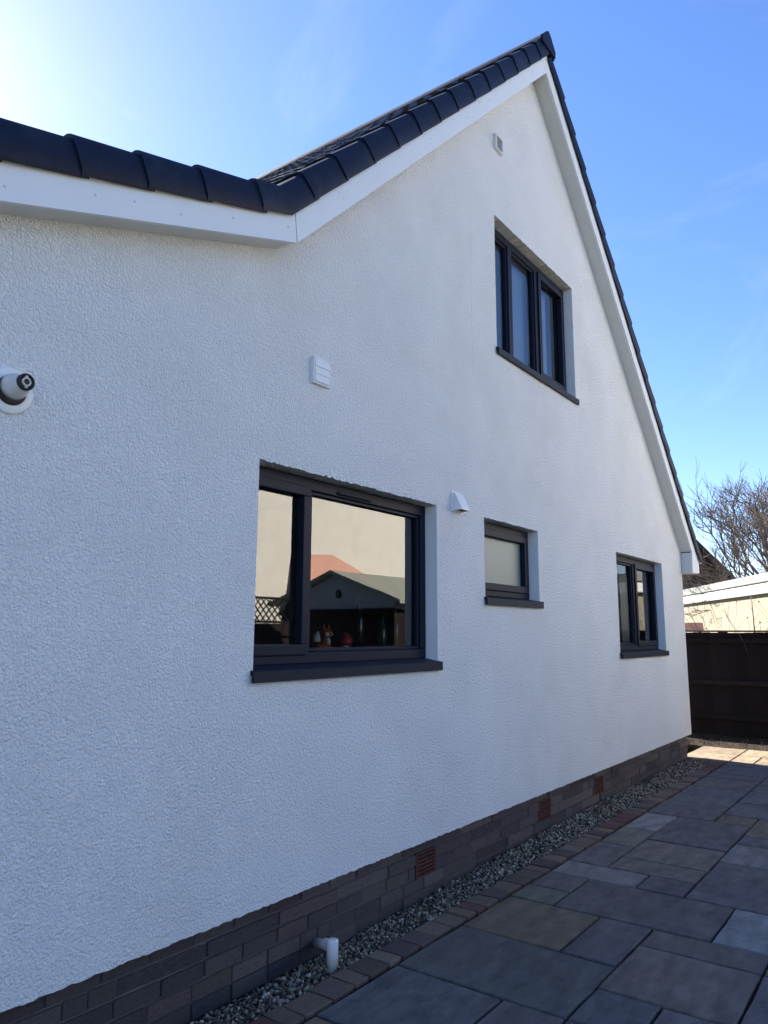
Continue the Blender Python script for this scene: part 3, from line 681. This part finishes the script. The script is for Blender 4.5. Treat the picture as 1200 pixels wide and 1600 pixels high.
# ================================================================== far dark fence
FX = 12.4
fence = thing('fence', 'dark brown close-boarded timber fence across the end of the path', 'fence', loc=(FX, 0, 0))
bmf = bpy.data.meshes.new('board'); bm = bmesh.new(); bx(bm, -.5, .5, -.5, .5, 0, 1); bm.to_mesh(bmf); bm.free(); bmf.materials.append(M['fence'])
y = -4.6; rf = random.Random(8)
while y < 4:
    w = .125
    o = link('board', bmf, None, fence, (rf.uniform(-.004, .004), y+w/2, -.02)); o.scale = (.014, w+.014, 1.60+rf.uniform(-.006, .006)); o.rotation_euler = (rf.uniform(-.002, .002), 0, .09+rf.uniform(-.02, .02)); y += w
for z in (.28, .79, 1.42): box('rail', -.06, -.013, -4.6, 4, z, z+.07, M['fence'], fence, .004)
for yy in (-4.3, -2.5, -.7, 1.1, 2.9): box('post', .012, .1, yy-.045, yy+.045, -.15, 1.6, M['fence'], fence, .004)
box('cap_rail', -.04, .04, -4.6, 4, 1.586, 1.612, M['fencetop'], fence, .004)

# ================================================================== neighbour's flat-roofed garage
def local(o, ang, loc): o.rotation_euler = (0, 0, ang); o.location = loc; return o
ang = math.atan2(2.63, 4.65)
g = thing('garage', 'flat-roofed cream garage with white fascia behind the dark fence', 'garage')
local(g, ang, (12.95, -1.2, 0)); GL = 7.15
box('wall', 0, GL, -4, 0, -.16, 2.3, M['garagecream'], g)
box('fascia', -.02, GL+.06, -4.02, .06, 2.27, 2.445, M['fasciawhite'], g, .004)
box('roof', -.05, GL+.08, -4.05, .09, 2.447, 2.6, M['felt'], g, .01)
bm = bmesh.new(); bx(bm, -.02, GL+.06, .058, .07, 2.255, 2.272); frombm('drip', bm, M['felt'], g)
box('downpipe', GL-.09, GL-.02, .002, .07, -.1, 2.27, M['brownwall'], g)
box('cover_strip', 2.42, 2.45, .061, .067, 2.28, 2.44, M['felt'], g)

# dark brown house beyond
nh = thing('neighbour_house', 'dark brown tiled house roof rising behind the garage', 'house')
local(nh, math.radians(12), (27, 5.85, 0))
bm = bmesh.new(); P = [(-3.5, -.16), (3.5, -.16), (3.5, 3.0), (0, 7.15), (-3.5, 3.0)]
a = [bm.verts.new((0, x, z)) for x, z in P]; b = [bm.verts.new((9, x, z)) for x, z in P]; bm.faces.new(a); bm.faces.new(b[::-1])
for i in range(5): bm.faces.new((a[i], b[i], b[(i+1) % 5], a[(i+1) % 5]))
frombm('wall', bm, M['brownwall'], nh)
for s in (-1, 1):
    bm = bmesh.new(); P = [(0, 7.3), (s*3.75, 2.86), (s*3.75, 2.7), (0, 7.14)]
    a = [bm.verts.new((-.25, x, z)) for x, z in P]; b = [bm.verts.new((9.25, x, z)) for x, z in P]; bm.faces.new(a); bm.faces.new(b[::-1])
    for i in range(4): bm.faces.new((a[i], b[i], b[(i+1) % 4], a[(i+1) % 4]))
    frombm('roof', bm, M['darktile'], nh)

# small ridged roof just above the fence
t = thing('bird_table', 'small red-brown wooden roof showing just above the dark fence', 'bird table', loc=(13.6, .75, .05))
t.rotation_euler = (0, 0, math.radians(108))
box('post', -.03, .03, -.03, .03, -.21, 1.38, M['wood'], t); box('tray', -.2, .2, -.15, .15, 1.38, 1.41, M['wood'], t)
for s in (-1, 1):
    bm = bmesh.new(); P = [(0, 1.70), (s*.15, 1.57), (s*.15, 1.555), (0, 1.683)]
    a = [bm.verts.new((-.22, x, z)) for x, z in P]; b = [bm.verts.new((.22, x, z)) for x, z in P]; bm.faces.new(a); bm.faces.new(b[::-1])
    for i in range(4): bm.faces.new((a[i], b[i], b[(i+1) % 4], a[(i+1) % 4]))
    frombm('roof_panel', bm, M['wood'], t)
for sx in (-1, 1):
    for sy in (-1, 1): box('strut', sx*.17-.012, sx*.17+.012, sy*.11-.012, sy*.11+.012, 1.41, 1.59, M['wood'], t)

# ================================================================== bare trees and shrubs
def grow(V, F, base, d, ln, r, depth, rnd, spread=.55, minr=.004, upk=.12, nseg=3, kids=(2, 4), tips=None):
    pts = [Vector(base)]; rad = [r]; dd = Vector(d).normalized()
    for i in range(nseg):
        dd = (dd+Vector((rnd.gauss(0, .13), rnd.gauss(0, .13), rnd.gauss(0, .1)+upk*.3))).normalized(); pts.append(pts[-1]+dd*(ln/nseg)); rad.append(max(minr, r*(1-.45*(i+1)/nseg)))
    tube(V, F, pts, rad, 6 if r > .04 else (4 if r > .012 else 3), False)
    if depth == 0:
        if tips is not None: tips.append(pts[-1])
        return
    n = rnd.randint(*kids)
    for k in range(n):
        t = 1 if k == 0 else rnd.uniform(.35, 1); q = pts[0].lerp(pts[-1], t) if t < 1 else pts[-1]
        if t < 1: seg = min(nseg-1, int(t*nseg)); q = pts[seg].lerp(pts[seg+1], t*nseg-seg)
        ax = Vector((rnd.gauss(0, 1), rnd.gauss(0, 1), rnd.gauss(0, .6))); ax = (ax-dd*ax.dot(dd)).normalized()
        nd = (dd+ax*rnd.uniform(spread*.6, spread*1.4)+Vector((0, 0, upk))).normalized()
        grow(V, F, q, nd, ln*rnd.uniform(.62, .86), max(minr, r*(.62 if k else .7)), depth-1, rnd, spread, minr, upk, nseg, kids, tips)
def bare_tree(label, loc, trunk, r, first, depth, seed, m, spread=.55, ivy=False, minr=.006, limbs=6):
    rnd = random.Random(seed); t = thing('bare_tree', label, 'tree', loc=loc)
    V = []; F = []; tube(V, F, [(0, 0, -.2), (.03, .02, trunk*.5), (0, .05, trunk)], [r*1.25, r, r*.85], 9); pyd('trunk', V, F, m, t, True)
    V = []; F = []; tips = []
    for k in range(limbs):
        a = k*2*math.pi/limbs+rnd.uniform(-.4, .4); grow(V, F, (0, .05, trunk*rnd.uniform(.7, 1)), (math.cos(a)*rnd.uniform(.5, .9), math.sin(a)*rnd.uniform(.5, .9), rnd.uniform(.6, 1.1)), first*rnd.uniform(.8, 1.1), r*.5, depth, rnd, spread, minr, tips=tips)
    pyd('crown', V, F, m, t)
    if ivy:
        V = []; F = []
        for k in range(1500):
            a = rnd.uniform(0, 6.28); h = rnd.uniform(.3, trunk*1.7); rr = abs(rnd.gauss(0, .5))*(.6+.4*math.sin(h*3)); c = Vector((rr*math.cos(a), rr*math.sin(a), h)); u = Vector((rnd.gauss(0, 1), rnd.gauss(0, 1), rnd.gauss(0, 1))).normalized()*.06; w_ = u.orthogonal().normalized()*.05
            b = len(V); V += [tuple(c-u), tuple(c+w_), tuple(c+u), tuple(c-w_)]; F.append((b, b+1, b+2, b+3))
        stuff(pyd('ivy', V, F, M['ivy'], t))
    return t
bare_tree('large bare spreading tree at the right behind the garage', (20.3, -.3, 0), 1.5, .15, 1.42, 6, 5, M['bark'], .58, True, .0036, 7)
bare_tree('bare thin-branched tree left of the large tree behind the garage', (24.5, 3.0, 0), 1.5, .08, 1.0, 4, 12, M['bark2'], .5, False, .005, 5)

def shrub(name, label, loc, h, n, seed, m, buds=True, spread=.35):
    rnd = random.Random(seed); t = thing(name, label, 'shrub', loc=loc); V = []; F = []; tips = []
    for k in range(n):
        a = rnd.uniform(0, 6.28); l = rnd.uniform(.15, .5)
        grow(V, F, (rnd.uniform(-.05, .05), rnd.uniform(-.05, .05), -.16), (math.cos(a)*l, math.sin(a)*l, 1), h*.62, .009, 3, rnd, spread, .0025, .1, 3, (2, 3), tips)
    pyd('branches', V, F, m, t)
    if buds:
        bm = bmesh.new()
        for q in tips[::2]: bmesh.ops.create_icosphere(bm, subdivisions=1, radius=rnd.uniform(.006, .015), matrix=Matrix.Translation(q))
        stuff(frombm('seed_heads', bm, M['bud'], t))
shrub('shrub', 'leafless shrub with dark seed heads standing behind the dark fence', (13.0, -.24, 0), 1.75, 6, 21, M['bark2'])
shrub('shrub', 'small leafless shrub at right picture edge behind the dark fence', (12.95, -.62, 0), 1.6, 4, 33, M['bark2'])
t = thing('sapling', 'single straight grey sapling stem in front of the cream garage', 'sapling', loc=(13.0, -.4, 0))
V = []; F = []; tube(V, F, [(0, 0, -.16), (.01, .01, .9), (0, .02, 1.6), (-.015, .03, 2.25)], [.016, .014, .011, .005], 7); pyd('stem', V, F, M['bark2'], t, True)
V = []; F = []; rnd = random.Random(2)
for k in range(9):
    z = 1.0+.13*k; a = rnd.uniform(0, 6.28); tube(V, F, [(0, .015, z), (.05*math.cos(a), .05*math.sin(a), z+.06), (.08*math.cos(a), .08*math.sin(a), z+.16)], [.004, .003, .0015], 4, False)
pyd('twig', V, F, M['bark2'], t)

# ================================================================== the other side of the path (seen in the window reflections)
TY = -4.6
tf = thing('trellis_fence', 'dark boundary fence topped with diagonal trellis reflected in the large window', 'fence', loc=(0, TY, 0))
rf = random.Random(3); x = 5.0
while x < 8.0:
    o = link('board', bmf, None, tf, (x+.1, rf.uniform(-.003, .003), -.14)); o.scale = (.194, .016, 1.82); x += .2
for z in (.3, 1.5): box('rail', 5, 8, .012, .05, z, z+.07, M['fence'], tf)
for xx in (5, 6.5, 8): box('post', xx-.045, xx+.045, -.1, -.012, -.15, 2.06, M['fence'], tf)
box('trellis_rail', 5, 8, -.02, .02, 1.685, 1.715, M['fence'], tf); box('trellis_rail', 5, 8, -.02, .02, 2.02, 2.05, M['fence'], tf)
V = []; F = []
for s in (-1, 1):
    x = 4.6
    while x < 8.3:
        a, b = (x, 1.70), (x+s*.34, 2.035)
        if 5 < min(a[0], b[0]) and max(a[0], b[0]) < 8:
            q = len(V); yy = .006*s
            for (xx, zz) in ((a[0]-.012, a[1]), (a[0]+.012, a[1]), (b[0]+.012, b[1]), (b[0]-.012, b[1])): V += [(xx, yy-.005, zz), (xx, yy+.005, zz)]
            F += [(q, q+2, q+4, q+6), (q+1, q+7, q+5, q+3), (q, q+6, q+7, q+1), (q+2, q+3, q+5, q+4)]
        x += .115
stuff(pyd('lattice', V, F, M['fence'], tf))
struct(pyd('bounce_ground', [(8.2, -18, -.15), (34, -18, -.15), (34, -4.62, -.15), (8.2, -4.62, -.15)], [(0, 1, 2, 3)], mat('pale_bounce', (.42, .42, .4), .9, .2, var=.12, vscale=1.5, bump=.3, bscale=60)))  # added pale ground sheet, bounces sun onto the shaded gable wall
# garden store with gable towards -X
gs = thing('garden_store', 'grey gabled garden store reflected in the large window', 'shed', loc=(10, -5.48, 0))
bm = bmesh.new(); P = [(-1.3, 1.95), (1.3, 1.95), (1.3, 2.08), (0, 2.55), (-1.3, 2.08)]
a = [bm.verts.new((0, x, z)) for x, z in P]; b = [bm.verts.new((4, x, z)) for x, z in P]; bm.faces.new(a); bm.faces.new(b[::-1])
for i in range(5): bm.faces.new((a[i], b[i], b[(i+1) % 5], a[(i+1) % 5]))
frombm('gable', bm, M['shedgrey'], gs)
box('wall', .02, 4, -1.28, 1.28, -.16, 1.949, M['fence'], gs)
box('lintel', -.03, .02, -1.3, 1.3, 1.86, 1.96, M['fence'], gs)
rv = lathe('round_vent', [(.07, 0), (.07, .02), (.05, .025)], M['rubber'], gs, 14, 'Y'); rv.rotation_euler = (0, 0, -math.pi/2); rv.location = (0, .1, 2.22)
for s in (-1, 1):
    bm = bmesh.new(); P = [(0, 2.63), (s*1.5, 2.09), (s*1.5, 2.03), (0, 2.57)]
    a = [bm.verts.new((-.12, x, z)) for x, z in P]; b = [bm.verts.new((4.12, x, z)) for x, z in P]; bm.faces.new(a); bm.faces.new(b[::-1])
    for i in range(4): bm.faces.new((a[i], b[i], b[(i+1) % 4], a[(i+1) % 4]))
    frombm('roof_panel', bm, M['shedroof'], gs)
# cream neighbour house with low terracotta-roofed extension
ch = thing('cream_house', 'cream rendered house across the path reflected in the large window', 'house', loc=(18, -9.6, 0))
bm = bmesh.new(); prism(bm, [(-9, -.16), (9, -.16), (9, 5.6), (0, 9), (-9, 5.6)], -8, 0); frombm('wall', bm, M['cream'], ch)
for s in (-1, 1):
    bm = bmesh.new(); prism(bm, [(0, 9.2), (s*9.4, 5.65), (s*9.4, 5.5), (0, 9.05)], -8.2, .2); frombm('roof', bm, M['darktile'], ch)
ex = thing('extension', 'low porch with terracotta lean-to roof reflected in the large window', 'outbuilding', loc=(13.2, -9.0, 0))
box('wall', .1, 3.8, -.58, 0, -.16, 2.42, M['cream'], ex)
bm = bmesh.new()
a = [bm.verts.new(v) for v in ((0, .25, 2.42), (4.1, .25, 2.42), (4.1, -.58, 2.42), (0, -.58, 2.42), (.02, -.58, 3.42), (1.6, -.58, 3.56))]
for f in ((0, 1, 5, 4), (1, 2, 5), (2, 3, 4, 5), (3, 0, 4), (0, 3, 2, 1)): bm.faces.new([a[i] for i in f])
frombm('roof', bm, M['terracotta'], ex)
# brown house further along, reflected in the far window
bh = thing('brown_house', 'distant tan bungalow reflected in the far ground-floor window', 'house', loc=(40, -11, 0))
box('wall', -7, 7, -7, 0, -.16, 2.7, M['brownwall'], bh)
bm = bmesh.new(); a = [bm.verts.new(v) for v in ((-7.4, .4, 2.7), (7.4, .4, 2.7), (7.4, -7.4, 2.7), (-7.4, -7.4, 2.7), (-6, -3.5, 5.6), (6, -3.5, 5.6))]
for f in ((0, 1, 5, 4), (1, 2, 5), (2, 3, 4, 5), (3, 0, 4), (0, 3, 2, 1)): bm.faces.new([a[i] for i in f])
frombm('roof', bm, M['shedroof'], bh)
box('fascia', -7.4, 7.4, .38, .44, 2.5, 2.72, M['fasciawhite'], bh)
